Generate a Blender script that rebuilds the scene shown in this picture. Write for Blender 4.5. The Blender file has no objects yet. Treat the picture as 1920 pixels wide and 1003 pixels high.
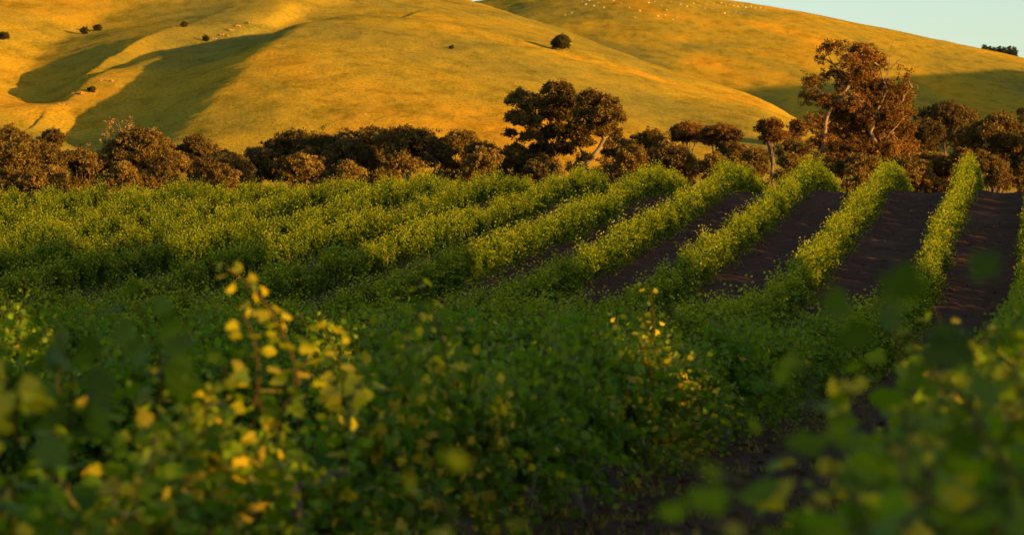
import bpy, math, random
import numpy as np
from mathutils import Vector, Matrix

# ------------------------------------------------------------------ camera
sc = bpy.context.scene
F = 5000.0 / 1920.0                      # focal length in picture widths
cam_d = bpy.data.cameras.new('camera')
cam = bpy.data.objects.new('camera', cam_d)
sc.collection.objects.link(cam)
cam_d.sensor_width = 36.0
cam_d.lens = 36.0 * F
cam_d.clip_start = 0.1
cam_d.clip_end = 20000.0
cam_d.dof.use_dof = True
cam_d.dof.focus_distance = 74.0
cam_d.dof.aperture_fstop = 3.3
cam_d.dof.aperture_blades = 9
cam.location = (0, 0, 0)
cam.rotation_euler = (math.radians(90), 0, 0)
sc.camera = cam

# ------------------------------------------------------------------ sky and sun
SUN_EL = math.radians(7.2)
SUN_AZ = math.radians(115.0)             # clockwise from the view direction (+Y)
world = bpy.data.worlds.new('World')
sc.world = world
world.use_nodes = True
wn = world.node_tree
wn.nodes.clear()
sky = wn.nodes.new('ShaderNodeTexSky')
sky.sky_type = 'NISHITA'
sky.sun_disc = False
sky.sun_elevation = SUN_EL
sky.sun_rotation = SUN_AZ
sky.altitude = 200
sky.air_density = 1.0
sky.dust_density = 1.3
sky.ozone_density = 1.35
bg = wn.nodes.new('ShaderNodeBackground')
bg.inputs['Strength'].default_value = 0.11
wo = wn.nodes.new('ShaderNodeOutputWorld')
wn.links.new(sky.outputs[0], bg.inputs[0])
wn.links.new(bg.outputs[0], wo.inputs[0])

sun_d = bpy.data.lights.new('sun', 'SUN')
sun_d.energy = 5.0
sun_d.angle = math.radians(0.5)
sun_d.color = (1.0, 0.55, 0.07)
sun = bpy.data.objects.new('sun', sun_d)
sc.collection.objects.link(sun)
to_sun = Vector((math.sin(SUN_AZ) * math.cos(SUN_EL), math.cos(SUN_AZ) * math.cos(SUN_EL), math.sin(SUN_EL)))
sun.rotation_euler = to_sun.to_track_quat('Z', 'Y').to_euler()
sun.location = (60, -30, 60)

sc.view_settings.view_transform = 'Standard'
sc.view_settings.look = 'None'
sc.view_settings.exposure = 1.45
sc.view_settings.gamma = 1.0
sc.cycles.use_denoising = True
sc.cycles.max_bounces = 6
sc.cycles.transparent_max_bounces = 4

# ------------------------------------------------------------------ helpers
def new_obj(name, data, parent=None):
    o = bpy.data.objects.new(name, data)
    sc.collection.objects.link(o)
    if parent is not None:
        o.parent = parent
    return o

def tag(o, label=None, cat=None, group=None, kind=None):
    if label: o['label'] = label
    if cat: o['category'] = cat
    if group: o['group'] = group
    if kind: o['kind'] = kind
    return o

def mesh_np(name, verts, loops, sizes, mat=None, col=None, smooth=False):
    """verts (n,3); loops flat vertex indices; sizes = loops per face"""
    me = bpy.data.meshes.new(name)
    verts = np.asarray(verts, dtype=np.float32)
    loops = np.asarray(loops, dtype=np.int32).ravel()
    sizes = np.asarray(sizes, dtype=np.int32).ravel()
    me.vertices.add(len(verts))
    me.vertices.foreach_set('co', verts.ravel())
    me.loops.add(len(loops))
    me.loops.foreach_set('vertex_index', loops)
    me.polygons.add(len(sizes))
    starts = np.concatenate([[0], np.cumsum(sizes)[:-1]]).astype(np.int32)
    me.polygons.foreach_set('loop_start', starts)
    me.polygons.foreach_set('loop_total', sizes)
    me.polygons.foreach_set('use_smooth', np.full(len(sizes), smooth))
    if col is not None:
        a = me.color_attributes.new('tint', 'FLOAT_COLOR', 'POINT')
        c = np.ones((len(verts), 4), dtype=np.float32)
        c[:, :3] = col
        a.data.foreach_set('color', c.ravel())
    me.update(calc_edges=True)
    me.validate()
    if mat: me.materials.append(mat)
    return me

def unit(v):
    return v / np.maximum(np.linalg.norm(v, axis=-1, keepdims=True), 1e-9)

# leaf templates: x across, y along the midrib, z out of the leaf
LOBED = np.array([(0, 0, 0), (-.30, -.12, .05), (-.50, .20, .10), (-.34, .42, .06), (-.42, .72, .09), (-.15, .74, .03),
                  (0, 1.0, -.04), (.15, .74, .03), (.42, .72, .09), (.34, .42, .06), (.50, .20, .10), (.30, -.12, .05)])
LOBED_F = [[0, 6, 5, 4, 3, 2, 1], [0, 11, 10, 9, 8, 7, 6]]
KITE = np.array([(0, 0, 0), (-.45, .35, .08), (-.2, .85, 0), (.2, .85, 0), (.45, .35, .08)])
KITE_F = [[0, 4, 3, 2, 1]]
QUAD = np.array([(-.5, 0, 0), (.45, .1, .06), (.35, 1, 0), (-.4, .8, .08)])
QUAD_F = [[0, 1, 2, 3]]

def leaves(pos, direction, size, tint, rng, tmpl, faces, droop=None):
    n = len(pos)
    d = unit(direction)
    r = unit(rng.normal(size=(n, 3)))
    x = unit(np.cross(d, r))
    z = np.cross(x, d)
    T = tmpl
    m = len(T)
    V = (pos[:, None, :] + size[:, None, None] * (x[:, None, :] * T[None, :, 0:1] + d[:, None, :] * T[None, :, 1:2] + z[:, None, :] * T[None, :, 2:3]))
    V = V.reshape(-1, 3)
    base = np.array([i for f in faces for i in f])
    L = (np.arange(n)[:, None] * m + base[None, :]).ravel()
    S = np.tile([len(f) for f in faces], n)
    C = np.repeat(tint, m, axis=0)
    return V, L, S, C

def tube(path, radii, seg=7):
    path = np.asarray(path, float)
    n = len(path)
    V = []; L = []; S = []
    for i in range(n):
        t = path[min(i + 1, n - 1)] - path[max(i - 1, 0)]
        t = t / max(np.linalg.norm(t), 1e-9)
        a = np.cross(t, (0.31, 0.9, 0.1)); a /= np.linalg.norm(a)
        b = np.cross(t, a)
        for k in range(seg):
            th = 2 * math.pi * k / seg
            V.append(path[i] + radii[i] * (math.cos(th) * a + math.sin(th) * b))
    for i in range(n - 1):
        for k in range(seg):
            L += [i * seg + k, i * seg + (k + 1) % seg, (i + 1) * seg + (k + 1) % seg, (i + 1) * seg + k]; S.append(4)
    L += list(range(seg))[::-1]; S.append(seg)
    L += [(n - 1) * seg + k for k in range(seg)]; S.append(seg)
    return np.array(V), L, S

class Bag:
    def __init__(s): s.V = []; s.L = []; s.S = []; s.C = []; s.n = 0
    def add(s, V, L, S, C=None):
        s.V.append(np.asarray(V)); s.L.append(np.asarray(L) + s.n); s.S.append(np.asarray(S)); s.n += len(V)
        s.C.append(np.ones((len(V), 3)) if C is None else C)
    def mesh(s, name, mat, smooth=False, col=True):
        return mesh_np(name, np.concatenate(s.V), np.concatenate(s.L), np.concatenate(s.S), mat,
                       np.concatenate(s.C) if col else None, smooth)

def smooth(a, b, t):
    t = np.clip((t - a) / (b - a), 0, 1)
    return t * t * (3 - 2 * t)

def spline(xs, ys):
    """monotone-ish smooth interpolation (Catmull-Rom / cubic Hermite with limited tangents)"""
    xs = np.array(xs, float); ys = np.array(ys, float)
    d = np.diff(ys) / np.diff(xs)
    m = np.zeros(len(xs)); m[0] = d[0]; m[-1] = d[-1]
    for i in range(1, len(xs) - 1):
        m[i] = 0 if d[i - 1] * d[i] <= 0 else 2 * d[i - 1] * d[i] / (d[i - 1] + d[i])
    def f(x):
        x = np.asarray(x, float)
        xc = np.clip(x, xs[0], xs[-1])
        i = np.clip(np.searchsorted(xs, xc) - 1, 0, len(xs) - 2)
        h = xs[i + 1] - xs[i]; t = (xc - xs[i]) / h
        return ((2 * t**3 - 3 * t**2 + 1) * ys[i] + (t**3 - 2 * t**2 + t) * h * m[i]
                + (-2 * t**3 + 3 * t**2) * ys[i + 1] + (t**3 - t**2) * h * m[i + 1])
    return f

# smooth value noise on numpy arrays (for terrain and canopy shape)
_ng = np.random.default_rng(5).random((256, 256))
def vnoise(x, y):
    xi = np.floor(x).astype(int); yi = np.floor(y).astype(int)
    fx = x - xi; fy = y - yi
    fx = fx * fx * (3 - 2 * fx); fy = fy * fy * (3 - 2 * fy)
    g = lambda a, b: _ng[a % 256, b % 256]
    return ((g(xi, yi) * (1 - fx) + g(xi + 1, yi) * fx) * (1 - fy) + (g(xi, yi + 1) * (1 - fx) + g(xi + 1, yi + 1) * fx) * fy) * 2 - 1

# ------------------------------------------------------------------ materials
def nodes_of(name):
    m = bpy.data.materials.new(name); m.use_nodes = True
    nt = m.node_tree; nt.nodes.clear()
    out = nt.nodes.new('ShaderNodeOutputMaterial')
    return m, nt, out

def N(nt, kind, **kw):
    n = nt.nodes.new(kind)
    for k, v in kw.items():
        if k in ('scale', 'detail', 'rough', 'dist'):
            n.inputs[{'scale': 'Scale', 'detail': 'Detail', 'rough': 'Roughness', 'dist': 'Distortion'}[k]].default_value = v
        else: setattr(n, k, v)
    return n

def ramp(nt, fac, stops):
    r = nt.nodes.new('ShaderNodeValToRGB')
    e = r.color_ramp.elements
    while len(e) < len(stops): e.new(0.5)
    for i, (p, c) in enumerate(stops):
        e[i].position = p; e[i].color = (*c, 1) if len(c) == 3 else c
    nt.links.new(fac, r.inputs[0])
    return r.outputs[0]

def mixc(nt, fac, a, b, mode='MIX'):
    n = nt.nodes.new('ShaderNodeMix'); n.data_type = 'RGBA'; n.blend_type = mode
    for sock, v in ((n.inputs[0], fac), (n.inputs[6], a), (n.inputs[7], b)):
        if hasattr(v, 'links'): nt.links.new(v, sock)
        elif isinstance(v, (int, float)): sock.default_value = v
        else: sock.default_value = (*v, 1)
    return n.outputs[2]

def leaf_material(name, trans=0.4, tcol=(1.5, 1.15, 0.25), rough=0.5, spec=0.25):
    m, nt, out = nodes_of(name)
    at = N(nt, 'ShaderNodeAttribute', attribute_name='tint')
    p = N(nt, 'ShaderNodeBsdfPrincipled')
    p.inputs['Roughness'].default_value = rough
    p.inputs['Specular IOR Level'].default_value = spec
    nt.links.new(at.outputs['Color'], p.inputs['Base Color'])
    tr = N(nt, 'ShaderNodeBsdfTranslucent')
    nt.links.new(mixc(nt, 1.0, at.outputs['Color'], tcol, 'MULTIPLY'), tr.inputs['Color'])
    mx = N(nt, 'ShaderNodeMixShader'); mx.inputs[0].default_value = trans
    nt.links.new(p.outputs[0], mx.inputs[1]); nt.links.new(tr.outputs[0], mx.inputs[2])
    nt.links.new(mx.outputs[0], out.inputs[0])
    return m

def bark_material(name, c0, c1, scale=6.0):
    m, nt, out = nodes_of(name)
    tc = N(nt, 'ShaderNodeTexCoord')
    no = N(nt, 'ShaderNodeTexNoise', scale=scale, detail=5.0)
    nt.links.new(tc.outputs['Object'], no.inputs['Vector'])
    p = N(nt, 'ShaderNodeBsdfPrincipled'); p.inputs['Roughness'].default_value = 0.9
    nt.links.new(ramp(nt, no.outputs[0], [(0.35, c0), (0.65, c1)]), p.inputs['Base Color'])
    b = N(nt, 'ShaderNodeBump'); b.inputs['Strength'].default_value = 0.6; b.inputs['Distance'].default_value = 0.03
    nt.links.new(no.outputs[0], b.inputs['Height']); nt.links.new(b.outputs[0], p.inputs['Normal'])
    nt.links.new(p.outputs[0], out.inputs[0])
    return m

VINE_LEAF = leaf_material('vine leaf', 0.42, (2.25, 2.1, 0.15), 0.6, 0.12)
TREE_LEAF = leaf_material('tree leaf', 0.25, (1.6, 1.0, 0.3), 0.7, 0.08)
VINE_BARK = bark_material('vine bark', (0.05, 0.032, 0.024), (0.11, 0.075, 0.055), 25)
GUM_BARK = bark_material('gum bark', (0.09, 0.06, 0.038), (0.22, 0.145, 0.085), 1.2)
DARK_BARK = bark_material('dark bark', (0.06, 0.04, 0.03), (0.14, 0.09, 0.06), 2.0)

def soil_material():
    m, nt, out = nodes_of('vineyard soil')
    tc = N(nt, 'ShaderNodeTexCoord')
    big = N(nt, 'ShaderNodeTexNoise', scale=0.22, detail=4.0)
    med = N(nt, 'ShaderNodeTexNoise', scale=2.2, detail=6.0, rough=0.65)
    fin = N(nt, 'ShaderNodeTexNoise', scale=14.0, detail=6.0, rough=0.7)
    for n in (big, med, fin): nt.links.new(tc.outputs['Object'], n.inputs['Vector'])
    c = ramp(nt, med.outputs[0], [(0.3, (0.056, 0.023, 0.012)), (0.7, (0.098, 0.043, 0.022))])
    dry = ramp(nt, big.outputs[0], [(0.56, (0, 0, 0)), (0.68, (1, 1, 1))])
    f = nt.nodes.new('ShaderNodeMath'); f.operation = 'MULTIPLY'
    nt.links.new(dry, f.inputs[0]); nt.links.new(fin.outputs[0], f.inputs[1])
    c = mixc(nt, f.outputs[0], c, (0.14, 0.08, 0.045))
    p = N(nt, 'ShaderNodeBsdfPrincipled'); p.inputs['Roughness'].default_value = 0.95; p.inputs['Specular IOR Level'].default_value = 0.1
    nt.links.new(c, p.inputs['Base Color'])
    b = N(nt, 'ShaderNodeBump'); b.inputs['Strength'].default_value = 0.9; b.inputs['Distance'].default_value = 0.08
    ad = nt.nodes.new('ShaderNodeMath'); ad.operation = 'ADD'
    nt.links.new(med.outputs[0], ad.inputs[0]); nt.links.new(fin.outputs[0], ad.inputs[1])
    nt.links.new(ad.outputs[0], b.inputs['Height']); nt.links.new(b.outputs[0], p.inputs['Normal'])
    nt.links.new(p.outputs[0], out.inputs[0])
    return m

def grass_material():
    m, nt, out = nodes_of('hill grass')
    tc = N(nt, 'ShaderNodeTexCoord')
    mp = N(nt, 'ShaderNodeMapping'); mp.inputs['Scale'].default_value = (1, 0.45, 1.6)
    mp.inputs['Rotation'].default_value = (0, 0, 0.3)
    nt.links.new(tc.outputs['Object'], mp.inputs['Vector'])
    big = N(nt, 'ShaderNodeTexNoise', scale=0.012, detail=5.0, rough=0.6, dist=0.6)
    med = N(nt, 'ShaderNodeTexNoise', scale=0.11, detail=6.0, rough=0.72)
    fin = N(nt, 'ShaderNodeTexNoise', scale=1.3, detail=5.0, rough=0.8)
    for n in (big, med, fin): nt.links.new(mp.outputs[0], n.inputs['Vector'])
    c = ramp(nt, big.outputs[0], [(0.34, (0.20, 0.165, 0.032)), (0.52, (0.35, 0.230, 0.022)), (0.70, (0.50, 0.245, 0.016))])
    g = ramp(nt, med.outputs[0], [(0.30, (0.50, 0.56, 0.52)), (0.5, (0.95, 0.95, 0.95)), (0.70, (1.12, 1.08, 1.0))])
    c = mixc(nt, 1.0, c, g, 'MULTIPLY')
    tf = ramp(nt, fin.outputs[0], [(0.34, (0.40, 0.46, 0.45)), (0.50, (1, 1, 1)), (0.66, (1.2, 1.15, 1.05))])
    c = mixc(nt, 0.8, c, tf, 'MULTIPLY')
    p = N(nt, 'ShaderNodeBsdfPrincipled'); p.inputs['Roughness'].default_value = 1.0; p.inputs['Specular IOR Level'].default_value = 0.0
    nt.links.new(c, p.inputs['Base Color'])
    b = N(nt, 'ShaderNodeBump'); b.inputs['Strength'].default_value = 0.5; b.inputs['Distance'].default_value = 0.55
    ad = nt.nodes.new('ShaderNodeMath'); ad.operation = 'ADD'
    nt.links.new(fin.outputs[0], ad.inputs[0]); nt.links.new(med.outputs[0], ad.inputs[1])
    nt.links.new(ad.outputs[0], b.inputs['Height']); nt.links.new(b.outputs[0], p.inputs['Normal'])
    nt.links.new(p.outputs[0], out.inputs[0])
    return m

SOIL = soil_material(); GRASS = grass_material()
ROCK = bark_material('outcrop rock', (0.18, 0.09, 0.03), (0.32, 0.16, 0.05), 1.0)

# ------------------------------------------------------------------ terrain
_prof = spline([-80, 0, 20, 40, 56, 64, 70, 75, 82, 90, 98, 106, 112, 117, 121, 130, 150, 180, 260, 350, 420, 480],
               [-1.7, -1.75, -1.85, -2.1, -2.15, -1.95, -1.45, -.9, -.15, .7, 1.45, 2.4, 3.05, 3.3, 3.2, 2.3, .3, -.6, .8, 5, 9, 12])
def field_z(x, y):
    x = np.asarray(x, float); y = np.asarray(y, float)
    t = np.minimum(x - 12, 0)
    t = 30 * np.tanh(t / 40)
    z = _prof(y) + t * 0.058 * smooth(66, 112, y) * (1 - smooth(125, 175, y))
    # unseen knoll added right of frame to shade near vines, notched for sun spots
    v = x * .423 + y * .906; u = x * .906 - y * .423
    prof = (1 - smooth(69, 73.6, v + 1.0 * np.sin(v * .9))) * smooth(-60, -30, v)
    prof = prof * (1 - (.462 + .06 * np.sin(v * 2.6 + 1.2) + .07 * np.exp(-((v - 9.8) / 1.8) ** 2)) * np.exp(-((v - 8.9) / 3.9) ** 6) - .54 * np.exp(-((v - 21.6) / 1.6) ** 4) )
    z = z + 22 * prof * np.exp(-((u - 78) / 16) ** 2)
    return z

def P2U(px): return (px - 960.0) / 5000.0
E_pts = ([-3000, -1500, -200, 0, 300, 500, 700, 800, 865, 1000, 1120, 1250, 1350, 1430, 1500, 1600, 1720, 1900, 2200, 4000],
         [-160, -150, -120, -95, -75, -62, -36, -15, 1, 40, 80, 130, 165, 192, 226, 262, 285, 300, 310, 310])
YR_pts = ([-3000, -200, 300, 700, 865, 1000, 1250, 1500, 1700, 4000], [1350, 1250, 1200, 1130, 1060, 990, 860, 720, 640, 640])
EF_pts = ([-3000, 600, 850, 885, 925, 1000, 1200, 1350, 1430, 1500, 1640, 1800, 1920, 2060, 2300, 2600, 3000, 4000],
          [60, 30, 10, 5, 0, -14, -24, -4, 9, 20, 50, 85, 111, 136, 165, 185, 200, 210])
E_f = spline(*E_pts); YR_f = spline(*YR_pts); EF_f = spline(*EF_pts)
YF = 2000.0
def front_raw(px, Y, zr):
    Yr = YR_f(px)
    t = np.clip((Y - 430) / (Yr - 430), 0, 1)
    up = 9.5 + (zr - 9.5) * (0.62 * t + 0.38 * np.sin(t * np.pi / 2))
    up = np.where(Y <= Yr, up, zr - (zr - 5) * 0.75 * smooth(0, 1, (Y - Yr) / 420))
    return up
def far_raw(px, Y, zf):
    t = (Y - 1150) / (YF - 1150)
    tc = np.clip(t, 0, 1)
    s = 0.55 * tc + 0.45 * tc * tc * (3 - 2 * tc)
    z = 38 + (zf - 38) * s
    z = np.where(t < 0, 38 + t * 120, z)
    return np.where(Y > YF, zf - (Y - YF) * 0.16, z)
# calibrate ridge heights so the skylines run where they should
_pp = np.linspace(-3000, 4000, 701)
_YY = np.linspace(430, 2600, 500)[:, None]
def _calib(raw, target, r0):
    z = (501 - target) / 5000 * r0
    for _ in range(6):
        h = raw(_pp[None, :], _YY, z[None, :])
        e = (h / _YY).max(axis=0)
        z = z * ((501 - target) / 5000) / e
    return z
_zr = _calib(front_raw, E_f(_pp), YR_f(_pp))
_zf = _calib(far_raw, EF_f(_pp), np.full_like(_pp, YF))
def base_hill(px, Y):
    a = front_raw(px, Y, np.interp(px, _pp, _zr))
    b = far_raw(px, Y, np.interp(px, _pp, _zf))
    k = 6.0
    return np.maximum(a, b) + k * np.exp(-np.abs(a - b) / k) * 0.3
def locate(px, py, dz=0.0):
    Y = np.linspace(430, YR_f(px), 800)
    e = 501 - (base_hill(np.full_like(Y, px), Y) + dz) / Y * 5000
    i = np.argmin(np.abs(e - py))
    return np.array([P2U(px) * Y[i], Y[i]])
def locate_far(px, py):
    Y = np.linspace(1250, 2000, 800)
    e = 501 - base_hill(np.full_like(Y, px), Y) / Y * 5000
    i = np.argmin(np.abs(e - py))
    return np.array([P2U(px) * Y[i], Y[i]])

def poly_dist(x, y, pts):
    """signed distance to a polyline (positive on the right of its direction) and 0..1 position along it"""
    best = np.full(x.shape, 1e9); side = np.zeros(x.shape); par = np.zeros(x.shape)
    seg = [np.linalg.norm(b - a) for a, b in zip(pts[:-1], pts[1:])]
    tot = sum(seg); acc = 0
    for a, b, l in zip(pts[:-1], pts[1:], seg):
        d = (b - a) / l
        t = np.clip((x - a[0]) * d[0] + (y - a[1]) * d[1], 0, l)
        dx = x - a[0] - t * d[0]; dy = y - a[1] - t * d[1]
        q = np.hypot(dx, dy)
        m = q < best
        best = np.where(m, q, best)
        side = np.where(m, np.sign(d[1] * (x - a[0]) - d[0] * (y - a[1])), side)
        par = np.where(m, (acc + t) / tot, par)
        acc += l
    return best * side, par

def feature(x, y, pts, amp, wl, wr, p=1.6):
    d, s = poly_dist(x, y, pts)
    w = np.where(d < 0, wl, wr)
    a = np.interp(s, np.linspace(0, 1, len(amp)), amp)
    return a * np.exp(-(np.abs(d) / w) ** p)

SPUR = [locate(p[0], p[1], -1.5) for p in [(92, 204), (160, 162), (215, 132), (300, 103), (385, 72), (481, 36), (570, 6), (680, -15)]]
GULLY1 = [locate(p[0], p[1], -6.0) for p in [(86, 204), (165, 176), (232, 152), (359, 110), (449, 82), (540, 56), (640, 25)]]
GULLY0 = [locate(p[0], p[1], -6.0) for p in [(215, 320), (180, 280), (145, 245), (98, 205), (48, 138), (66, 105), (100, 80), (160, 60), (250, 25)]]
SHOULDER = [locate(p[0], p[1], 5.0) for p in [(250, 285), (320, 226), (440, 156), (530, 86), (620, 45), (730, 0)]]
LEFT = [locate(*p) for p in [(-260, 60), (-100, 110), (0, 150), (60, 190), (120, 240), (165, 285)]]
CASTER = [np.array(p) for p in [(770., 600.), (770., 1150.), (750., 1560.)]]
def hill_z(x, y):
    Y = np.maximum(y, 300.0)
    px = 960 + 5000 * x / Y
    z = base_hill(px, Y)
    z = z + feature(x, y, SPUR, [4, 6, 6, 5, 4, 2.5, 2, 0], 9, 11, 1.5)
    g1 = feature(x, y, GULLY1, [6.5, 7.5, 8, 8, 8.5, 7, 5, 2.5, 0], 9, 17, 1.5)
    g0 = feature(x, y, GULLY0, [5, 6.5, 7.0, 8, 8, 6.5, 5, 3.5, 0], 16, 20, 1.5)
    z = z - np.maximum(g1, g0)
    z = z + feature(x, y, SHOULDER, [1, 3.5, 6.5, 7.5, 5, 1], 15, 60, 1.7)
    z = z + feature(x, y, LEFT, [0, 0, .5, .5, 0, 0], 40, 14, 1.8)
    # the long hill beyond the right edge of the picture
    d, s_ = poly_dist(x, y, CASTER)
    z = np.maximum(z, 189 * np.exp(-(np.abs(d) / 150) ** 2) )
    far = smooth(430, 520, y)
    z = z + far * (1.6 * vnoise(x / 85 + 3, y / 120 + 7) + 0.7 * vnoise(x / 31 + 9, y / 44) + 0.3 * vnoise(x / 9, y / 12) + .12 * vnoise(x / 3, y / 3))
    return z

def ground_z(x, y):
    x = np.asarray(x, float); y = np.asarray(y, float)
    w = smooth(400, 500, y)
    return field_z(x, y) * (1 - w) + hill_z(x, y) * w

def gz(x, y): return float(ground_z(np.array([x]), np.array([y]))[0])

def grid_mesh(name, X, Y, Z, mat):
    h, w = X.shape
    V = np.stack([X, Y, Z], -1).reshape(-1, 3)
    i = np.arange(h - 1)[:, None] * w + np.arange(w - 1)[None, :]
    L = np.stack([i, i + 1, i + w + 1, i + w], -1).reshape(-1)
    return mesh_np(name, V, L, np.full((h - 1) * (w - 1), 4), mat, None, True)

# vineyard soil
xs = np.concatenate([np.linspace(-160, -32, 40)[:-1], np.arange(-32, 34, 0.22), np.linspace(34, 160, 90)[1:]])
ys = np.concatenate([np.linspace(-90, 0, 80)[:-1], np.arange(0, 130, 0.3), np.linspace(130, 480, 120)[1:]])
X, Y = np.meshgrid(xs, ys)
Z = field_z(X, Y)
row_x = (X - (0.1 + 0.2 * Y)) / 3.4
cyc = np.cos(2 * np.pi * row_x)
fade = 1 - smooth(118, 128, Y)
Z = Z + fade * (0.07 * cyc + 0.035 * vnoise(X / .35, Y / .5) + 0.03 * vnoise(X / 1.1 + 4, Y / 1.6) + 0.02 * vnoise(X / .22, Y / .3 + 9)) * np.where((np.abs(X) < 34), 1, .3)
wgr = smooth(440, 480, Y); Z = Z - wgr * 1.5
o = new_obj('vineyard_soil', grid_mesh('vineyard_soil', X, Y, Z, SOIL))
tag(o, kind='structure')

# hills
us = np.concatenate([np.linspace(-.9, -.24, 60)[:-1], np.linspace(-.24, .24, 760), np.linspace(.24, 1.1, 90)[1:]])
yy = np.concatenate([np.linspace(400, 470, 16)[:-1], np.linspace(470, 700, 260)[:-1], np.linspace(700, 1260, 260)[:-1], np.linspace(1260, 2060, 150)[:-1], np.linspace(2060, 5000, 40)])
U, Y = np.meshgrid(us, yy)
X = U * Y
Z = ground_z(X, Y)
Z = np.where(Y > 3500, np.minimum(Z, 20), Z)
o = new_obj('hills', grid_mesh('hills', X, Y, Z, GRASS))
tag(o, kind='structure')

# ------------------------------------------------------------------ vines
def vine_canes(rng, n_shoot, leaf_lo, leaf_hi, step, yellow, length=1.9, top=1.0, low=.72, spread=1.0, ym=.42, dim=1.35):
    """returns leaf position, direction, size, tint arrays and shoot paths"""
    P = []; D = []; S = []; C = []; paths = []
    knots = rng.uniform(-length / 2, length / 2, 5)
    for i in range(n_shoot):
        y0 = rng.uniform(-length / 2, length / 2)
        if i % 3 and knots is not None: y0 = float(np.clip(rng.choice(knots) + rng.normal(0, .09), -length / 2, length / 2))
        start = np.array([rng.normal(0, .07), y0, rng.uniform(low, .95)])
        az = rng.choice([-1, 1]) * rng.uniform(.1, 1) * math.pi / 2 + rng.normal(0, .25)
        kind = rng.random()
        if kind < .46:   tilt = rng.uniform(.05, .6); L = rng.uniform(.30, .98) * top
        elif kind < .72: tilt = rng.uniform(.6, 1.25); L = rng.uniform(.40, .85)
        elif kind < .80 and spread < 1: tilt = rng.uniform(0, .38); L = rng.uniform(.75, 1.12)
        else:            tilt = rng.uniform(1.35, 2.6); L = rng.uniform(.40, .85)
        h = np.array([math.sin(az) * spread, .45 * math.cos(az) * rng.choice([-1, 1]), 0])
        d = h * math.sin(tilt) + np.array([0, 0, 1.0]) * math.cos(tilt)
        m = max(4, int(L / step))
        droop = rng.uniform(.1, .55) * (0.3 + math.sin(min(tilt, 1.57)))
        pts = []
        for j in range(m + 1):
            t = j / m
            p = start + d * L * t - np.array([0, 0, 1.0]) * droop * L * t * t + rng.normal(0, .012, 3)
            pts.append(p)
            side = np.array([math.cos(j * 2.4 + az), math.sin(j * 2.4 + az), rng.uniform(-.2, .5)])
            for q in range(2 if t < .75 else 1):
                if q: side = -side + rng.normal(0, .3, 3)
                P.append(p + side * rng.uniform(.02, .075))
                D.append(side + np.array([0, 0, -0.35]) + rng.normal(0, .35, 3))
                s = rng.uniform(leaf_lo, leaf_hi) * (1 - .55 * t ** 2)
                S.append(s)
                g = np.array([.040, .094, .006]) * dim * rng.uniform(.7, 1.35) * np.array([rng.uniform(.8, 1.3), 1, 1])
                young_lit = np.array([.27, .27, .007]) * rng.uniform(.8, 1.2)  # young-tip yellow, brightened to stand in for sun on the shoot ends
                c = g * (1 - ym * t ** 2.2) + young_lit * ym * t ** 2.2
                if rng.random() < yellow: c = np.array([.44, .32, .02]) * rng.uniform(.6, 1.15)
                C.append(c)
        paths.append(np.array(pts))
    return np.array(P), np.array(D), np.array(S), np.array(C), paths

def foliage_mesh(name, seed, near, yellow=.02, n_shoot=52, top=1.0):
    rng = np.random.default_rng(seed)
    if near:
        P, D, S, C, paths = vine_canes(rng, n_shoot, .070, .118, .052, yellow, top=top, low=.55)
        b = Bag(); b.add(*leaves(P, D, S, C, rng, LOBED, LOBED_F))
        for p in paths:
            v, l, s = tube(p, np.linspace(.006, .003, len(p)), 4)
            b.add(v, l, s, np.tile([[.10, .075, .03]], (len(v), 1)))
    else:
        P, D, S, C, paths = vine_canes(rng, n_shoot, .085, .140, .055, yellow, top=top, low=.40, spread=.68, ym=.92, dim=.74)  # yellower tips and darker bases put sun and shade into far leaf colour
        b = Bag(); b.add(*leaves(P, D, S, C, rng, KITE, KITE_F))
    return b.mesh(name, VINE_LEAF)

def vine_trunk_mesh(name, seed):
    rng = np.random.default_rng(seed)
    b = Bag()
    pts = [np.array([rng.normal(0, .03), rng.normal(0, .04), z]) for z in (-.12, .1, .3, .5, .68)] + [np.array([0, 0, .80])]
    b.add(*tube(pts, [.055, .045, .038, .035, .036, .04], 7))
    for s in (-1, 1):
        arm = [np.array([rng.normal(0, .02), s * y, .80 + rng.normal(0, .02) + .05 * min(y, .3)]) for y in (0, .2, .45, .7, .93)]
        b.add(*tube(arm, [.035, .028, .024, .02, .014], 6))
    return b.mesh(name, VINE_BARK, True, False)

near_fol = [foliage_mesh('foliage', 100 + i, True, .012, 125) for i in range(4)]
gold_sun_fol = [foliage_mesh('foliage', 120 + i, True, .20, 125, 1.10) for i in range(3)]
dense_fol = [foliage_mesh('foliage', 180 + i, True, .16, 210, 1.1) for i in range(3)]
far_fol = [foliage_mesh('foliage', 140 + i, False, .003, 118) for i in range(8)]
trunks = [vine_trunk_mesh('trunk', 160 + i) for i in range(4)]

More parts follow.
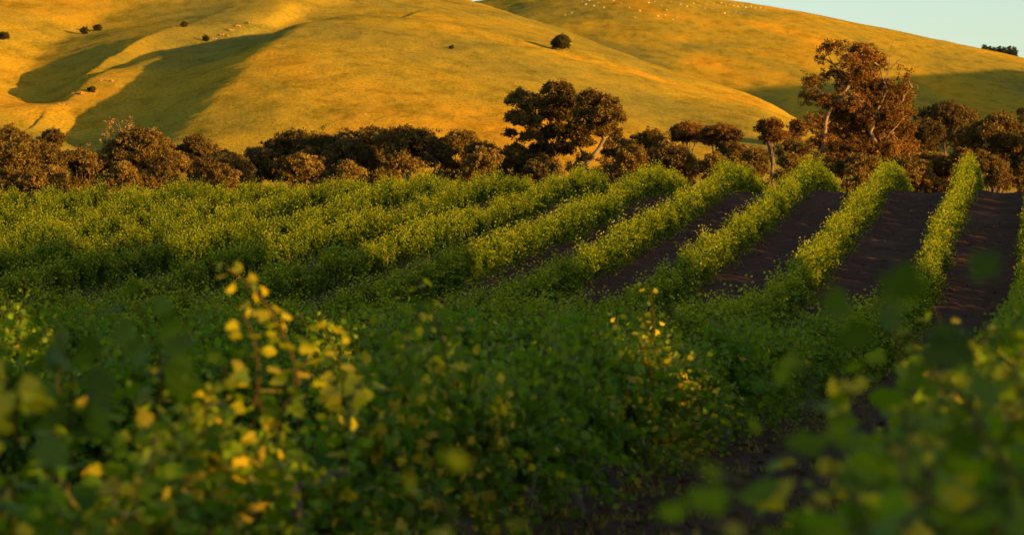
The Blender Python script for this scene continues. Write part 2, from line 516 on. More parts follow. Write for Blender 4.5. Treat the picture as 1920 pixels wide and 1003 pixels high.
ROW_A = math.atan(0.2)
row_labels = {
    0: 'vine row nearest the lower right corner, leaves large and blurred, many yellow, partly as a sunlit tint',
    1: 'thick foreground vine row running from lower left to upper right beside the bare soil alley',
    2: 'vine row reaching the crest below the right half of the big reddish gum tree',
    3: 'vine row reaching the crest below the left edge of the big reddish gum tree',
    4: 'vine row topping the crest left of the small umbrella shaped tree',
    5: 'vine row topping the crest right of the dark twin crowned tree',
    6: 'vine row topping the crest directly below the dark twin crowned tree',
    7: 'vine row topping the crest just left of the dark twin crowned tree',
    8: 'vine row topping the crest below the low brown trees at the middle of the belt',
    9: 'vine row topping the crest below the long flat dark canopy of the belt',
    10: 'seventh from last vine row on the left, topping the crest below the dark hollow among the trees',
    11: 'vine row on the left topping the crest right of the large rounded olive brown tree',
    12: 'vine row on the far left topping the crest below the bare pale branched tree',
    13: 'farthest left vine row, a short stretch along the crest below the broad bushy tree',
    -1: 'vine row just beyond the right edge of the picture, next to the blurred corner row',
    -2: 'second vine row beyond the right edge of the picture',
}
row_labels[10] = 'vine row topping the crest below the dark hollow left of the flat canopy'
rr = random.Random(11)
for k in range(-2, 14):
    c0 = 0.1 - 3.4 * k
    y_in = max(0.0, (3.4 * k - .1) / .392) - 2.5
    if k == 0: y_in = 4.7
    if k == 1: y_in = 6.6
    if k < 0: y_in = 30.0
    y_out = 137.0
    root = new_obj('vine_row', None)
    root.location = (c0 + .2 * y_in, y_in, gz(c0 + .2 * y_in, y_in))
    root.rotation_euler = (0, 0, -ROW_A)
    tag(root, row_labels[k], 'vine row', 'rows of vines climbing to the crest')
    step = 1.86 * math.cos(ROW_A)
    y = y_in; i = 0; rr = random.Random(500 + k)
    bx, by, bz = root.location
    while y < y_out:
        sway = -.55 * float(smooth(13, 45, y)) if k == 0 else 0.0
        x = c0 + .2 * y + sway
        z = gz(x, y)
        dz = gz(x + .04, y + .2) - z
        near = y < 42
        gold = (k == 1 and y < 17) or (k == 1 and 20.5 < y < 26) or (k == 0 and y < 16)  # yellow leaves, partly sunlight put into the tint where sun spots fall
        me = rr.choice(dense_fol if k == 0 and y < 11 else gold_sun_fol if gold else near_fol if near else far_fol)
        f = new_obj('foliage', me, root)
        hs = rr.uniform(.82, 1.12) * (.93 if k > 1 else 1)
        if k == 0 and y < 9: hs = .90 + .015 * (i % 3)
        if k == 1 and y < 60: hs *= .9
        if k == 0 and 9 < y < 14: hs = .93
        f.location = (rr.uniform(-.05, .05) + (-.16 if k == 0 and y < 14 else -.14 if k == 1 and 12 < y < 42 else 0) + sway, (y - by) / math.cos(ROW_A), z - bz)
        f.rotation_euler = (math.atan(dz / .204), 0, math.pi if rr.random() < .5 else 0)
        if f.rotation_euler.z: f.rotation_euler.x *= -1
        f.scale = ((rr.uniform(.85, 1.15) if near else rr.uniform(.80, 1.04)) * (1.18 if k == 0 and y < 14 else .88 if k == 1 and 12 < y < 42 else 1.12 if 0 < k < 6 and y > 42 else 1), 1.0, hs)
        if y > 8:
            t = new_obj('trunk', rr.choice(trunks), root)
            t.location = (sway - (.12 if k == 1 else 0), (y - by) / math.cos(ROW_A), z - bz - .02)
            t.rotation_euler = (math.atan(dz / .204), 0, 0)
        y += step; i += 1
    root['_k'] = k
rows = {o['_k']: o for o in sc.objects if o.name.startswith('vine_row')}
for o in rows.values(): del o['_k']

# long single canes that stand above or hang out of the near rows
def cane(parent, base, tip, bend, n, size, gold, seed, name='cane'):
    rng = np.random.default_rng(seed)
    base = np.array(base, float); tip = np.array(tip, float); bend = np.array(bend, float)
    ts = np.linspace(0, 1, n)
    path = np.array([base * (1 - t) + tip * t + bend * 4 * t * (1 - t) for t in ts])
    P = []; D = []; S = []; C = []
    for j, t in enumerate(ts):
        for q in (0, 1):
            side = unit(np.array([math.cos(j * 2.2 + q * 3.1), math.sin(j * 2.2 + q * 3.1) * .6, .15]) + rng.normal(0, .25, 3))
            P.append(path[j] + side * rng.uniform(.03, .07)); D.append(side + np.array([0, 0, -.4]))
            S.append(size * rng.uniform(.7, 1.15) * (1 - .4 * t))
            C.append(np.array([.46, .36, .02]) * rng.uniform(.7, 1.2) if rng.random() < gold else np.array([.07, .11, .016]) * rng.uniform(.7, 1.3))
    b = Bag(); b.add(*leaves(np.array(P), np.array(D), np.array(S), np.array(C), rng, LOBED, LOBED_F))
    v, l, s = tube(path, np.linspace(.007, .003, n), 5); b.add(v, l, s, np.tile([[.12, .08, .03]], (len(v), 1)))
    V0 = b.V
    inv = Matrix.Translation(parent.location) @ Matrix.Rotation(-ROW_A, 4, 'Z')
    M = np.array(inv.inverted())
    b.V = [v @ M[:3, :3].T + M[:3, 3] for v in V0]
    return new_obj(name, b.mesh(name, VINE_LEAF), parent)

def at(px, py, Y): return ((px - 960) / 5000 * Y, Y, (501 - py) / 5000 * Y)
R1 = rows[1]; R0 = rows[0]
cane(R1, at(560, 720, 11.0), at(425, 500, 10.6), (.05, 0, .03), 12, .075, .85, 1)
cane(R1, at(480, 760, 10.4), at(455, 590, 10.2), (.03, 0, .02), 9, .08, .7, 2)
cane(R1, at(640, 760, 12.4), at(600, 600, 12.0), (.04, 0, .0), 9, .08, .7, 3)
cane(R1, at(300, 740, 8.4), at(250, 560, 7.9), (.03, 0, .0), 9, .12, .05, 4)
cane(R1, at(130, 800, 7.4), at(105, 610, 7.2), (.02, 0, .0), 9, .12, .05, 5)
cane(R1, at(840, 700, 15.0), at(780, 520, 14.6), (.03, 0, .0), 10, .11, .5, 6)
cane(R1, at(1225, 640, 23.2), at(1212, 525, 22.8), (.03, 0, .0), 8, .08, .5, 7)
cane(R1, at(700, 800, 13.4), at(650, 800, 12.0), (.0, 0, .2), 9, .11, .8, 8)
cane(R1, at(30, 820, 7.2), at(10, 720, 6.9), (.0, 0, .06), 8, .11, .8, 9)
cane(R0, (1.3, 4.9, -.98), at(1640, 560, 4.6), (-.05, 0, .12), 9, .13, .05, 10)
cane(R0, (1.3, 5.2, -.9), at(1790, 520, 4.6), (.0, 0, .05), 8, .13, .1, 11)
cane(R0, (1.2, 5.2, -1.2), at(1500, 930, 5.4), (.0, 0, .1), 9, .11, .25, 12)
cane(R0, (1.3, 6.2, -1.2), at(1580, 720, 7.4), (.0, 0, .08), 9, .10, .7, 13)
cane(R0, (.9, 4.2, -1.0), at(790, 905, 4.6), (.0, 0, -.12), 12, .075, .9, 14)

# ------------------------------------------------------------------ loose ground cover
def on_soil(rng, n, ymin, ymax, tuft):
    y = ymin * (ymax / ymin) ** rng.random(n)
    x = rng.uniform(-.2, .2, n) * y + rng.normal(0, .3, n)
    return x, y
def soil_surface(X, Y):
    Z = field_z(X, Y)
    cyc = np.cos(2 * np.pi * (X - (0.1 + 0.2 * Y)) / 3.4)
    fade = 1 - smooth(118, 128, Y)
    return Z + fade * (0.07 * cyc + 0.035 * vnoise(X / .35, Y / .5) + 0.03 * vnoise(X / 1.1 + 4, Y / 1.6) + 0.02 * vnoise(X / .22, Y / .3 + 9))
def clods():
    rng = np.random.default_rng(91); n = 6000
    x, y = on_soil(rng, n, 12, 122, False)
    r = rng.uniform(.02, .055, n) * (1 + y / 200)
    T = np.array([(-1, -.8, 0), (1, -.9, 0), (.9, 1, 0), (-.9, .9, 0), (-.5, -.5, .9), (.6, -.4, .8), (.5, .6, .95), (-.6, .5, .7)])
    Fc = [[0, 1, 5, 4], [1, 2, 6, 5], [2, 3, 7, 6], [3, 0, 4, 7], [4, 5, 6, 7]]
    a = rng.uniform(0, 6.28, n); c, s = np.cos(a), np.sin(a)
    V = T[None] * r[:, None, None] * rng.uniform(.7, 1.3, (n, 8, 3))
    X = V[..., 0] * c[:, None] - V[..., 1] * s[:, None] + x[:, None]; Y = V[..., 0] * s[:, None] + V[..., 1] * c[:, None] + y[:, None]
    Z = V[..., 2] + (soil_surface(x, y) - .02)[:, None]
    V = np.stack([X, Y, Z], -1).reshape(-1, 3)
    base = np.array([i for f in Fc for i in f])
    L = (np.arange(n)[:, None] * 8 + base[None]).ravel()
    o = new_obj('soil_clods', mesh_np('soil_clods', V, L, np.full(n * 5, 4), SOIL))
    tag(o, 'loose clods of dark earth scattered over the bare soil between the vine rows', 'soil clods', kind='stuff')
clods()
def weeds():
    rng = np.random.default_rng(92); n = 2600
    x, y = on_soil(rng, n, 14, 122, True)
    # patches, mostly close to the rows
    ph = ((x - (0.1 + 0.2 * y)) / 3.4) % 1.0
    keep = (vnoise(x / 2.2 + 40, y / 4 + 11) > .05) | (np.minimum(ph, 1 - ph) < .16)
    x, y = x[keep], y[keep]; n = len(x); per = 9
    P = np.repeat(np.stack([x, y, soil_surface(x, y)], -1), per, 0) + rng.normal(0, .07, (n * per, 3)) * np.array([1, 1, .05])
    D = rng.normal(0, .45, (n * per, 3)) + np.array([0, 0, 1.0])
    S = rng.uniform(.04, .11, n * per)
    dry = np.repeat(rng.random(n) < .55, per)[:, None]
    C = np.where(dry, np.array([.20, .13, .055]), np.array([.05, .075, .012])) * rng.uniform(.6, 1.3, (n * per, 1))
    T = np.array([(-.14, 0, 0), (.14, 0, 0), (.08, .6, .06), (0, 1, .12), (-.08, .6, .06)])
    b = Bag(); b.add(*leaves(P, D, S, C, rng, T, [[0, 1, 2, 3, 4]]))
    o = new_obj('weeds', b.mesh('weeds', VINE_LEAF))
    tag(o, 'sparse dry grass and small weeds in the alleys and under the vines', 'weeds', kind='stuff')
weeds()

# ------------------------------------------------------------------ trees
def clump_leaves(rng, centers, radii, per, size, tints):
    n = len(centers)
    P = np.repeat(centers, per, axis=0); R = np.repeat(radii, per)
    off = unit(rng.normal(size=(n * per, 3))) * (rng.random((n * per, 1)) ** .5) * R[:, None]
    off[:, 2] *= .75
    D = off + rng.normal(0, .4, off.shape)
    S = rng.uniform(.6, 1.25, n * per) * size
    C = np.repeat(tints, per, axis=0) * rng.uniform(.7, 1.35, (n * per, 1))
    return P + off, D, S, C

def make_tree_meshes(lobes, trunk_paths, leaf, tint, seed, per=26, clump=.55, density=1.0, flat=False, bark=None, hollow=.35, jitter=.8):
    """lobes: (x, y, z, rx, ry, rz) in metres; trunk_paths: list of (points, r0, r1)"""
    rng = np.random.default_rng(seed)
    cs = []; rs = []; ts = []
    for (x, y, z, rx, ry, rz) in lobes:
        area = (rx * ry + rx * rz + ry * rz) * 4.2
        n = max(5, int(area / (clump * clump * 1.5) * density))
        d = unit(rng.normal(size=(n, 3)))
        d[:, 2] = np.where(d[:, 2] < -.3, -d[:, 2] * .6, d[:, 2])
        r = rng.uniform(hollow, 1.0, (n, 1)) ** .6
        c = np.array([x, y, z]) + d * r * np.array([rx, ry, rz])
        c += rng.normal(0, clump * jitter, c.shape)
        cs.append(c); rs.append(rng.uniform(.6, 1.3, n) * clump)
        v = rng.uniform(.6, 1.4)
        ts.append(np.array(tint) * v * rng.uniform(.75, 1.3, (n, 1)))
    P, D, S, C = clump_leaves(rng, np.concatenate(cs), np.concatenate(rs), per, leaf, np.concatenate(ts))
    b = Bag(); b.add(*leaves(P, D, S, C, rng, QUAD, QUAD_F))
    crown = b.mesh('crown', TREE_LEAF)
    t = Bag()
    for pts, r0, r1 in trunk_paths:
        pts = np.array(pts, float)
        # resample with slight wander
        q = [pts[0]]
        for a, c in zip(pts[:-1], pts[1:]):
            for s_ in (.33, .66, 1):
                w = rng.normal(0, .03, 3) * np.linalg.norm(c - a)
                q.append(a * (1 - s_) + c * s_ + (w if s_ < 1 else 0))
        t.add(*tube(q, np.linspace(r0, r1, len(q)), 8))
    trunk = t.mesh('trunk', bark or DARK_BARK, True, False)
    return crown, trunk

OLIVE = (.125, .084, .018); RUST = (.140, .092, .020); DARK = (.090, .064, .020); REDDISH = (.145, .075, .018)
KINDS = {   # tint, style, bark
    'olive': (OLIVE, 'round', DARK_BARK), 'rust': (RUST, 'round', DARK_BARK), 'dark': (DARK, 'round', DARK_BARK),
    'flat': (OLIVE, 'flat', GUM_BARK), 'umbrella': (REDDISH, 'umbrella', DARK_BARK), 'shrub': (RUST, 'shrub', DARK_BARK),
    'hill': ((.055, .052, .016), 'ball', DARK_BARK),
}
def branch_paths(lobes, H, fork, r):
    top = (0, 0, H * fork)
    P = [([(0, 0, -1.0), (0.1, 0, H * fork * .5), top], r, r * .75)]
    for l in lobes:
        P.append(([top, ((top[0] + l[0]) / 2, (top[1] + l[1]) / 2, (top[2] + l[2]) / 2 - .3), (l[0], l[1], l[2])], r * .5, r * .12))
    return P
def tree_meshes(kind, w, h, seed):
    tint, style, bark = KINDS[kind]
    rng = np.random.default_rng(seed)
    L = []
    n = int(np.clip(w * h / 4.5, 10, 38)) if style not in ('shrub', 'ball') else 9
    lo = {'round': .46, 'flat': .62, 'umbrella': .8, 'shrub': .12, 'ball': .3}[style]
    for i in range(n):
        s = rng.uniform(.11, .25) * w
        if style in ('flat', 'umbrella'): s = min(s, h * .16)
        if style == 'ball': s = .27 * w
        rz = s * {'round': .8, 'flat': .55, 'umbrella': .75, 'shrub': .7, 'ball': .9}[style]
        a = rng.uniform(0, 2 * math.pi); r = (w / 2 - s) * math.sqrt(rng.random())
        q = r / (w / 2)
        zt = h - rz - (h * (1 - lo)) * q * q * {'round': .6, 'flat': .25, 'umbrella': .4, 'shrub': .7, 'ball': .5}[style]
        z = rng.uniform(max(h * lo, rz * .6), zt) if i > n * .4 else zt
        L.append((r * math.cos(a), r * math.sin(a), max(z, rz * .5), s, s, rz))
    L[0] = (L[0][0] * .3, L[0][1] * .3, h - L[0][5], *L[0][3:])
    leaf = float(np.clip(w * .022, .14, .20))
    return make_tree_meshes(L, branch_paths(L[:8], h, {'round': .25, 'flat': .4, 'umbrella': .6, 'shrub': .08, 'ball': .1}[style], max(.06, min(.3, h * .022))), leaf, tint, seed,
                            bark=bark, clump=float(np.clip(w * .045, .28, .42)), per=26, density=.9)
rt = random.Random(3)
_tid = [300]
def place_tree(kind, px, top, wpx, Y, label, name='tree', cat='tree', group=None, ground=None):
    x = (px - 960) / 5000 * Y
    z = gz(x, Y) if ground is None else ground
    h = (501 - top) / 5000 * Y - z
    w = wpx / 5000 * Y
    root = new_obj(name, None)
    root.location = (x, Y, z); root.rotation_euler = (0, 0, 0)
    if kind in VAR:
        crown, trunk, W, H = VAR[kind]; root.scale = (w / W, w / W, h / H)
    else:
        _tid[0] += 1
        crown, trunk = tree_meshes(kind, w, h, _tid[0])
    new_obj('crown', crown, root); new_obj('trunk', trunk, root)
    tag(root, label, cat, group)
    return root
VAR = {}

G = 'trees of the belt behind the vineyard'
belt = [
    # kind, px, top, width, Y, label
    ('olive', 15, 240, 117, 372, 'dark rounded tree at the back of the belt at the left edge of the picture'),
    ('olive', 40, 259, 168, 318, 'broad olive brown bushy tree in front at the left edge'),
    ('olive', 100, 243, 84, 366, 'small domed dark tree standing below the lit green hill foot at the left'),
    ('olive', 150, 281, 134, 338, 'low brown bushy tree between the left edge trees and the bare pale tree'),
    ('olive', 262, 243, 145, 340, 'large rounded olive brown tree just right of the bare pale tree'),
    ('olive', 365, 256, 106, 342, 'medium olive tree right of the large rounded one, below the shaded gully'),
    ('rust', 325, 285, 100, 322, 'low rust coloured tree in front between two olive trees on the left'),
    ('rust', 430, 285, 112, 336, 'low orange brown tree in the dip of the belt left of the dark hollow'),
    ('dark', 485, 277, 78, 352, 'small dark tree at the left side of the dark hollow in the belt'),
    ('dark', 545, 245, 123, 362, 'dark tree with lit top rising at the left end of the flat canopy'),
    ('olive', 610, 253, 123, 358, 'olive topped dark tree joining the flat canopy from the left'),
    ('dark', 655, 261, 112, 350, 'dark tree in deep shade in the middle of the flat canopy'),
    ('flat', 700, 247, 156, 356, 'wide flat topped tree with brown lit crown, left of the spreading lit trunk'),
    ('flat', 765, 243, 134, 346, 'flat topped tree with pale spreading lower limbs near the middle of the belt'),
    ('dark', 815, 259, 67, 340, 'narrow dark tree between the flat topped tree and the mottled one'),
    ('olive', 860, 245, 100, 344, 'mottled brown tree with rounded top left of the dark twin crowned tree'),
    ('olive', 905, 267, 89, 338, 'low brown tree next to the mottled round one'),
    ('rust', 965, 271, 112, 334, 'low rusty tree tucked under the left side of the twin crowned tree'),
    ('dark', 1015, 289, 100, 330, 'dark shrubby tree at the foot of the twin crowned tree'),
    ('rust', 1160, 259, 78, 350, 'small brown tree touching the right side of the twin crowned tree'),
    ('olive', 1215, 243, 95, 346, 'rounded brown tree between the twin crowned tree and the twiggy pair'),
    ('umbrella', 1295, 231, 84, 352, 'left one of two twiggy round crowned trees side by side'),
    ('umbrella', 1350, 235, 89, 346, 'right one of two twiggy round crowned trees side by side'),
    ('rust', 1260, 271, 123, 336, 'low reddish bush below the left twiggy tree'),
    ('rust', 1375, 267, 89, 332, 'low reddish bush below the right twiggy tree'),
    ('umbrella', 1448, 225, 69, 338, 'small umbrella shaped tree with rust red crown on a thin dark trunk'),
    ('umbrella', 1492, 227, 42, 342, 'tiny umbrella shaped tree squeezed beside the big gum tree'),
    ('rust', 1490, 259, 78, 332, 'low rust bush between the umbrella tree and the big gum tree'),
    ('rust', 1745, 287, 123, 300, 'low orange brown scrub right of the big gum tree'),
    ('olive', 1868, 219, 151, 305, 'large dense round brown tree at the right edge of the picture'),
    ('rust', 1935, 247, 78, 300, 'brown tree cut off by the right edge, behind the last vine row'),
    ('rust', 1800, 279, 78, 296, 'small rusty bush between the scrub and the round tree on the right'),
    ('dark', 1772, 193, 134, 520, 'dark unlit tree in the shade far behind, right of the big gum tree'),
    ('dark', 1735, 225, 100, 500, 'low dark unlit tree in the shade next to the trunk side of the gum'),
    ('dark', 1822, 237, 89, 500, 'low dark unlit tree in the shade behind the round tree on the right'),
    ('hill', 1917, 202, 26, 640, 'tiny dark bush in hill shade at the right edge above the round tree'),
    ('shrub', 90, 310, 117, 300, 'small rusty shrub in front of the left edge trees'),
    ('shrub', 225, 304, 100, 296, 'orange shrub peeping over the vines below the bare pale tree'),
    ('shrub', 300, 307, 117, 298, 'small shrub at the vine tops below the large rounded olive tree'),
    ('shrub', 395, 297, 117, 298, 'rusty shrub at the vine tops below the dip of the belt'),
    ('shrub', 560, 292, 133, 300, 'small dark shrub below the dark hollow of the belt'),
    ('shrub', 750, 288, 133, 300, 'brown shrub beneath the pale spreading limbs'),
    ('shrub', 905, 282, 133, 300, 'brown shrub left of the foot of the twin crowned tree'),
    ('shrub', 1195, 276, 133, 300, 'reddish shrub right of the foot of the twin crowned tree'),
    ('shrub', 1420, 280, 100, 300, 'reddish shrub at the foot of the umbrella shaped tree'),
    ('shrub', 1098, 288, 90, 312, 'low brown scrub around the leaning pale trunk of the twin crowned tree'),
    ('shrub', 1140, 296, 80, 306, 'low scrub just right of the leaning pale trunk'),
    ('shrub', 1545, 292, 120, 292, 'reddish scrub under the left side of the big gum tree, before its left trunk'),
    ('shrub', 1615, 288, 120, 290, 'reddish scrub under the middle of the big gum tree'),
    ('shrub', 1705, 292, 100, 290, 'orange brown scrub under the right side of the big gum tree'),
    ('shrub', 1480, 292, 80, 290, 'reddish scrub between the umbrella shaped tree and the big gum tree'),
    ('shrub', 1850, 285, 110, 288, 'brown scrub at the foot of the large round tree on the right'),
    ('shrub', 1330, 290, 110, 292, 'reddish scrub below the gap between the two twiggy trees'),
    ('shrub', 650, 304, 110, 300, 'dark brown scrub along the vine tops below the flat canopy'),
    ('shrub', 20, 316, 90, 300, 'rusty scrub along the vine tops at the left edge'),
    ('dark', 1655, 265, 123, 318, 'dark understorey tree at the foot of the big gum tree'),
]
for kd, px, top, w, Y, lab in belt:
    sh = kd == 'shrub'
    place_tree(kd, px, top, w, Y, lab, 'shrub' if sh else 'tree', 'shrub' if sh else 'tree', G)

def image_lobes(spec, cx, Y, gz0, depth=.8, rng=None):
    out = []
    for (px, py, rx, ry) in spec:
        s = Y / 5000
        out.append(((px - cx) * s, rng.uniform(-depth, depth) * 2.2, (501 - py) * s - gz0, rx * s * 1.05, rx * s * 1.0, ry * s * 1.08))
    return out
def ipath(spec, cx, Y, gz0):
    s = Y / 5000
    return [((px - cx) * s, dy, (501 - py) * s - gz0) for (px, py, dy) in spec]

def feature_tree(name, label, cx, Y, spec, trunks_, tint, seed, leaf=.30, clump=.5, density=1.0, group=None, hollow=.45, bark=None, per=26, jitter=.45):
    rng = np.random.default_rng(seed)
    x = (cx - 960) / 5000 * Y; z = gz(x, Y)
    L = image_lobes(spec, cx, Y, z, .8, rng)
    T = [(ipath(p, cx, Y, z), a, b) for p, a, b in trunks_]
    # thin limbs from the nearest trunk point out to each lobe
    pts = [q for t in T for q in t[0][1:]]
    for l in L:
        near = min(pts, key=lambda q: (q[0] - l[0])**2 + (q[1] - l[1])**2 + (q[2] - l[2])**2 + (40 if q[2] > l[2] else 0))
        T.append(([near, ((near[0] + l[0]) / 2, (near[1] + l[1]) / 2, (near[2] + l[2]) / 2 + .1), l[:3]], .13, .04))
    crown, trunk = make_tree_meshes(L, T, leaf, tint, seed, density=density, clump=clump, bark=bark or GUM_BARK, hollow=hollow, per=per, jitter=jitter)
    root = new_obj(name, None); root.location = (x, Y, z)
    new_obj('crown', crown, root); new_obj('trunk', trunk, root)
    tag(root, label, 'tree', group)
    return root

feature_tree('gum_tree', 'left crown of the dark twin crowned pair, lumpy and wide, leaning out to the left', 1010, 332,
    [(975, 186, 22, 18), (1002, 203, 28, 25), (1045, 170, 27, 13), (1055, 190, 26, 20), (966, 222, 17, 13), (988, 230, 26, 17), (1040, 218, 30, 22),
     (957, 250, 11, 6), (1002, 258, 24, 15), (1045, 252, 30, 20), (1015, 284, 26, 16), (1065, 215, 18, 22), (1052, 282, 24, 16), (1000, 300, 28, 14)],
    [([(1030, 460, 0), (1028, 330, 0), (1030, 290, .2), (1022, 250, .3), (1005, 215, 0)], .45, .15), ([(1030, 300, 0), (1048, 260, -.3), (1052, 200, .2)], .3, .1)],
    (.105, .074, .018), 51, clump=.38, leaf=.19, density=1.25, bark=DARK_BARK)
feature_tree('gum_tree', 'right crown of the dark twin crowned pair, over a leaning pale lit trunk', 1115, 326,
    [(1108, 186, 22, 15), (1138, 200, 25, 20), (1100, 214, 22, 24), (1152, 224, 18, 20), (1115, 245, 26, 22), (1148, 250, 16, 16), (1090, 268, 20, 18),
     (1128, 222, 20, 20), (1080, 240, 14, 18), (1140, 272, 14, 10)],
    [([(1098, 460, 0), (1098, 310, -.4), (1118, 285, -.6), (1132, 262, -.5), (1128, 225, 0)], .42, .14), ([(1100, 305, 0), (1085, 270, .2), (1098, 215, .2)], .28, .1)],
    (.115, .075, .017), 52, clump=.38, leaf=.19, density=1.2)
feature_tree('gum_tree', 'big reddish brown gum tree with open ragged crown and pale twisting limbs on the right', 1610, 300,
    [(1557, 93, 20, 9), (1612, 93, 22, 10), (1625, 112, 24, 17), (1648, 120, 18, 18), (1590, 118, 20, 9), (1522, 152, 19, 8), (1562, 140, 15, 10), (1598, 152, 26, 14),
     (1635, 158, 26, 22), (1524, 182, 18, 12), (1560, 196, 26, 16), (1602, 198, 34, 20), (1650, 200, 34, 26), (1688, 192, 20, 24), (1528, 232, 20, 16), (1575, 240, 34, 22),
     (1636, 248, 40, 26), (1690, 250, 28, 26), (1694, 145, 9, 7), (1706, 215, 12, 16), (1545, 272, 30, 20), (1600, 285, 44, 20), (1670, 285, 40, 20), (1664, 168, 14, 18), (1543, 108, 8, 5), (1578, 165, 14, 8), (1615, 140, 26, 14), (1630, 182, 34, 16), (1580, 215, 30, 14), (1620, 225, 34, 18), (1668, 222, 26, 20), (1605, 262, 36, 18), (1655, 272, 34, 20), (1560, 262, 28, 18), (1640, 300, 50, 18), (1570, 300, 40, 16), (1700, 275, 22, 22), (1698, 170, 12, 12)],
    [([(1545, 460, 0), (1540, 280, -1.5), (1544, 235, -1.6), (1556, 200, -1.2), (1585, 170, -.5), (1600, 130, 0), (1612, 98, 0)], .30, .06),
     ([(1640, 460, 0), (1640, 270, -1.6), (1628, 250, -1.6), (1640, 210, -1.2), (1662, 170, -.4), (1650, 125, 0)], .30, .06),
     ([(1560, 195, -1.2), (1590, 183, -2.0), (1612, 194, -2.6)], .2, .08), ([(1660, 240, -1), (1690, 190, -1.0), (1708, 165, -.6)], .07, .015),
     ([(1655, 170, 0), (1668, 120, 0), (1675, 75, 0)], .07, .02), ([(1668, 130, 0), (1690, 110, 0), (1704, 98, 0)], .05, .02), ([(1640, 285, -1.5), (1665, 250, -1.6), (1690, 225, -1.2)], .13, .04),
     ([(1585, 150, -.3), (1560, 118, 0), (1550, 95, 0)], .1, .03)],
    (.155, .082, .018), 53, leaf=.14, clump=.36, density=1.0, hollow=.15, per=26, jitter=1.1)
# bare pale tree on the left
def bare_tree():
    rng = np.random.default_rng(8)
    Y = 352; cx = 226; x = (cx - 960) / 5000 * Y; z = gz(x, Y)
    T = [(ipath([(236, 430, 0), (234, 275, 0), (228, 255, 0), (214, 228, 0)], cx, Y, z), .22, .07)]
    for (px, py) in [(204, 240), (208, 226), (222, 224), (238, 232), (248, 228), (250, 244), (202, 256), (244, 250)]:
        T.append((ipath([(230, 262, 0), ((230 + px) / 2 + rng.uniform(-3, 3), (262 + py) / 2, rng.uniform(-.5, .5)), (px, py, rng.uniform(-1, 1))], cx, Y, z), .09, .02))
    L = [((px - cx) * Y / 5000, 0, (501 - py) * Y / 5000 - z, .5, .5, .4) for px, py in [(205, 240), (210, 230), (240, 234), (248, 240), (204, 254)]]
    crown, trunk = make_tree_meshes(L, T, .16, (.22, .13, .06), 61, per=9, clump=.4, bark=GUM_BARK)
    root = new_obj('bare_tree', None); root.location = (x, Y, z)
    new_obj('crown', crown, root); new_obj('trunk', trunk, root)
    tag(root, 'nearly bare pale tree with thin whitish branches above the left part of the belt', 'tree', G)
bare_tree()

# ------------------------------------------------------------------ things on the hills
def on_hill(px, py, far=False):
    p = (locate_far if far else locate)(px, py)
    # refine against the finished surface
    Y = np.linspace(*((1250, 2010) if far else (450, YR_f(px) + 20)), 1500)
    X = P2U(px) * Y
    e = 501 - ground_z(X, Y) / Y * 5000
    i = np.argmin(np.abs(e - py))
    return X[i], Y[i]
def hill_tree(px, base, wpx, hpx, label, kind='hill', far=False, name='tree', group='lone bushes on the hills'):
    x, Y = on_hill(px, base, far)
    return place_tree(kind, px, 501 - (gz(x, Y) + hpx / 5000 * Y) * 5000 / Y, wpx, Y, label, name, 'tree' if name == 'tree' else 'shrub', group)
hill_tree(1054, 96, 44, 30, 'lone round dark tree high on the right side of the main hill')
hill_tree(7, 76, 26, 14, 'lone dark bush on the slope at the left edge of the picture')
hill_tree(158, 64, 16, 11, 'small scrubby tree casting a long shadow on the upper left slope', group='lone bushes on the hills')
hill_tree(182, 58, 18, 10, 'low scrub just right of the small tree on the upper left slope')
hill_tree(345, 51, 12, 9, 'tiny bush with a thin long shadow on the upper left slope')
hill_tree(386, 78, 12, 10, 'tiny bush at the lower end of the upper rocky outcrop')
hill_tree(172, 172, 14, 8, 'tiny dark bush on the narrow sunlit spur')
hill_tree(846, 92, 6, 4, 'tiny dark tuft on the sunlit face of the main hill')

def rock_mesh(seed, n, sx, sy):
    rng = np.random.default_rng(seed); b = Bag()
    for i in range(n):
        c = np.array([rng.normal(0, sx * .4), rng.normal(0, sy * .4), 0])
        r = rng.uniform(.25, .8)
        th = np.linspace(0, 2 * np.pi, 8)[:-1]
        V = []
        for z, k in ((-.4, 1.1), (.25, 1.0), (.6, .55)):
            for a in th: V.append(c + np.array([math.cos(a) * k, math.sin(a) * k, z]) * r * rng.uniform(.75, 1.2))
        L = []; S = []
        for lv in (0, 1):
            for q in range(7):
                L += [lv * 7 + q, lv * 7 + (q + 1) % 7, lv * 7 + 7 + (q + 1) % 7, lv * 7 + 7 + q]; S.append(4)
        L += [14 + q for q in range(7)]; S.append(7)
        b.add(V, L, S)
    return b.mesh('rock_outcrop', ROCK, False, False)
rk = [rock_mesh(i, 7, 2.2, 3.5) for i in range(3)]
spots = [(398, 72), (415, 66), (432, 57), (446, 50), (462, 43), (150, 176), (168, 165), (195, 152), (122, 196)]
rlab = ['lowest rock cluster of the upper outcrop, beside a tiny bush', 'second rock cluster up the upper outcrop', 'middle rock cluster of the upper outcrop',
        'fourth rock cluster up the upper outcrop', 'topmost rock cluster of the upper outcrop', 'rocks on the sunlit spur below the tiny dark bush',
        'rocks beside the tiny dark bush on the sunlit spur', 'highest rocks on the lower part of the sunlit spur', 'rocks at the very foot of the sunlit spur']
for i, (px, py) in enumerate(spots):
    x, Y = on_hill(px, py)
    o = new_obj('rock_outcrop', rk[i % 3]); o.location = (x, Y, gz(x, Y)); o.rotation_euler = (0, 0, rt.uniform(0, 6)); o.scale = (.75, .75, .7)
    tag(o, rlab[i], 'rocks', 'rock outcrops on the left hill')

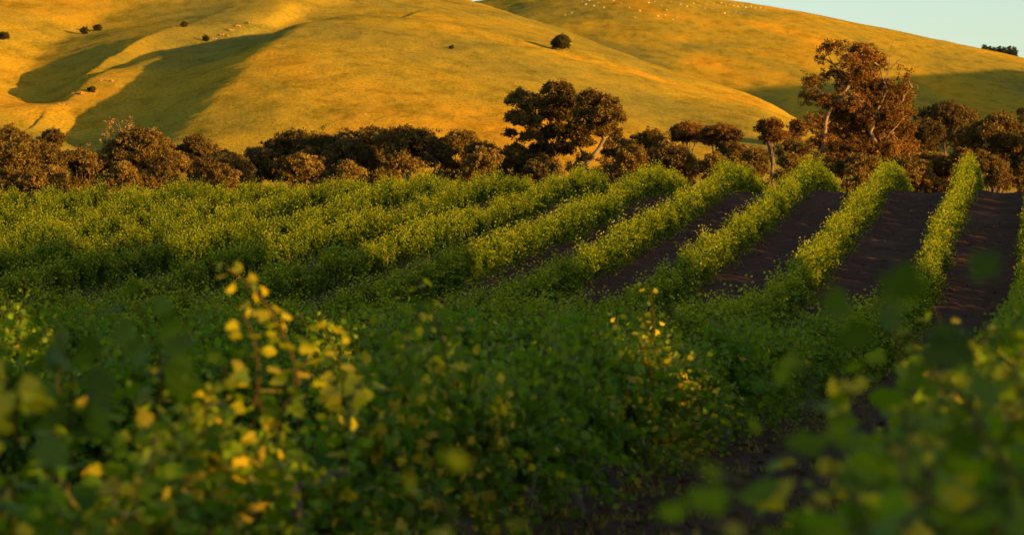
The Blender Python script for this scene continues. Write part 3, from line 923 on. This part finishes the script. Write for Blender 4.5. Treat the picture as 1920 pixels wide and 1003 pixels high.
# skyline conifers
rng = np.random.default_rng(77)
def conifer(seed):
    rng = np.random.default_rng(seed)
    L = [(0, 0, z, 2.3 * (1 - z / 11.5) + .3, 2.3 * (1 - z / 11.5) + .3, 1.1) for z in (1.5, 3, 4.5, 6, 7.5, 8.8)]
    return make_tree_meshes(L, [([(0, 0, -1), (0, 0, 5), (0, 0, 9.5)], .25, .05)], .45, (.03, .035, .02), seed, per=14, clump=.6, density=.7) + (5, 10)
VAR['conifer1'] = conifer(1); VAR['conifer2'] = conifer(2)
cl = ['leftmost conifer of the dark clump on the right skyline', 'second conifer from the left in the skyline clump', 'third conifer from the left in the skyline clump',
      'middle conifer of the skyline clump', 'third conifer from the right in the skyline clump', 'second conifer from the right in the skyline clump', 'rightmost conifer of the skyline clump']
for i in range(7):
    px = 1846 + i * 9.3; Y = 2004 + 6 * (i % 2)
    x = (px - 960) / 5000 * Y
    place_tree('conifer%d' % (1 + i % 2), px, 85 + (i * 37 % 5) - 1 + i * .4, 15, Y, cl[i], 'conifer', 'tree', 'conifers on the right skyline', ground=gz(x, Y) - 1.0)

# sheep
def sheep_mesh():
    bm = bpy.data.meshes.new('sheep_skeleton')
    P = [(0, 0, .62), (.35, 0, .64), (-.38, 0, .62), (.56, 0, .78), (.72, 0, .74), (.86, 0, .66), (-.5, 0, .5)]
    E = [(0, 1), (0, 2), (1, 3), (3, 4), (4, 5), (2, 6)]
    R = [.27, .24, .25, .14, .12, .07, .05]
    for sx, at_ in ((.32, 1), (-.36, 2)):
        for sy in (-.13, .13):
            i = len(P); P += [(sx, sy, .38), (sx - .02, sy, .2), (sx, sy, 0)]; R += [.08, .045, .045]
            E += [(at_, i), (i, i + 1), (i + 1, i + 2)]
    bm.from_pydata(P, E, []); o = bpy.data.objects.new('tmp', bm); sc.collection.objects.link(o)
    m = o.modifiers.new('s', 'SKIN'); m.use_smooth_shade = True
    for v, r in zip(bm.skin_vertices[0].data, R): v.radius = (r, r)
    bm.skin_vertices[0].data[0].use_root = True
    o.modifiers.new('u', 'SUBSURF').levels = 1
    dg = bpy.context.evaluated_depsgraph_get()
    me = bpy.data.meshes.new_from_object(o.evaluated_get(dg)); me.name = 'sheep'
    bpy.data.objects.remove(o)
    me.materials.clear(); me.materials.append(WOOL)
    return me
WOOL = bark_material('wool', (.42, .36, .28), (.55, .48, .38), 8)
sm = sheep_mesh()
srng = random.Random(4)
skyline = [(1288, 14), (1300, 8), (1312, 12), (1325, 9), (1338, 8), (1346, 12), (1352, 7), (1360, 12), (1368, 9), (1376, 12), (1384, 14), (1392, 11), (1398, 16), (1408, 14), (1416, 17), (1426, 16), (1434, 18), (1345, 22), (1359, 27), (1379, 24), (1389, 27), (1322, 18)]
slope = [(1092, 4), (1098, 10), (1105, 3), (1114, 13), (1122, 6), (1132, 16), (1150, 3), (1165, 8), (1180, 16), (1200, 22), (1216, 7), (1228, 4), (1234, 32), (1240, 12), (1247, 30), (1262, 38), (1268, 34), (1275, 10), (1258, 5), (1060, 30), (1071, 26), (1190, 34), (1250, 20)]
for grp, lab, pts in (('sheep along the skyline of the far hill', 'pale sheep in the sunlit flock near the skyline of the far hill', skyline),
                      ('sheep scattered on the far slope', 'pale sheep scattered on the dim upper slope of the far hill', slope)):
    for px, py in pts:
        x, Y = on_hill(px, max(py, float(EF_f(px)) + 2), True)
        o = new_obj('sheep', sm); o.location = (x, Y, gz(x, Y) - .02); s = srng.uniform(1.05, 1.35)
        o.scale = (s, s, s); o.rotation_euler = (0, 0, srng.uniform(0, 6.28))
        tag(o, lab, 'sheep', grp)
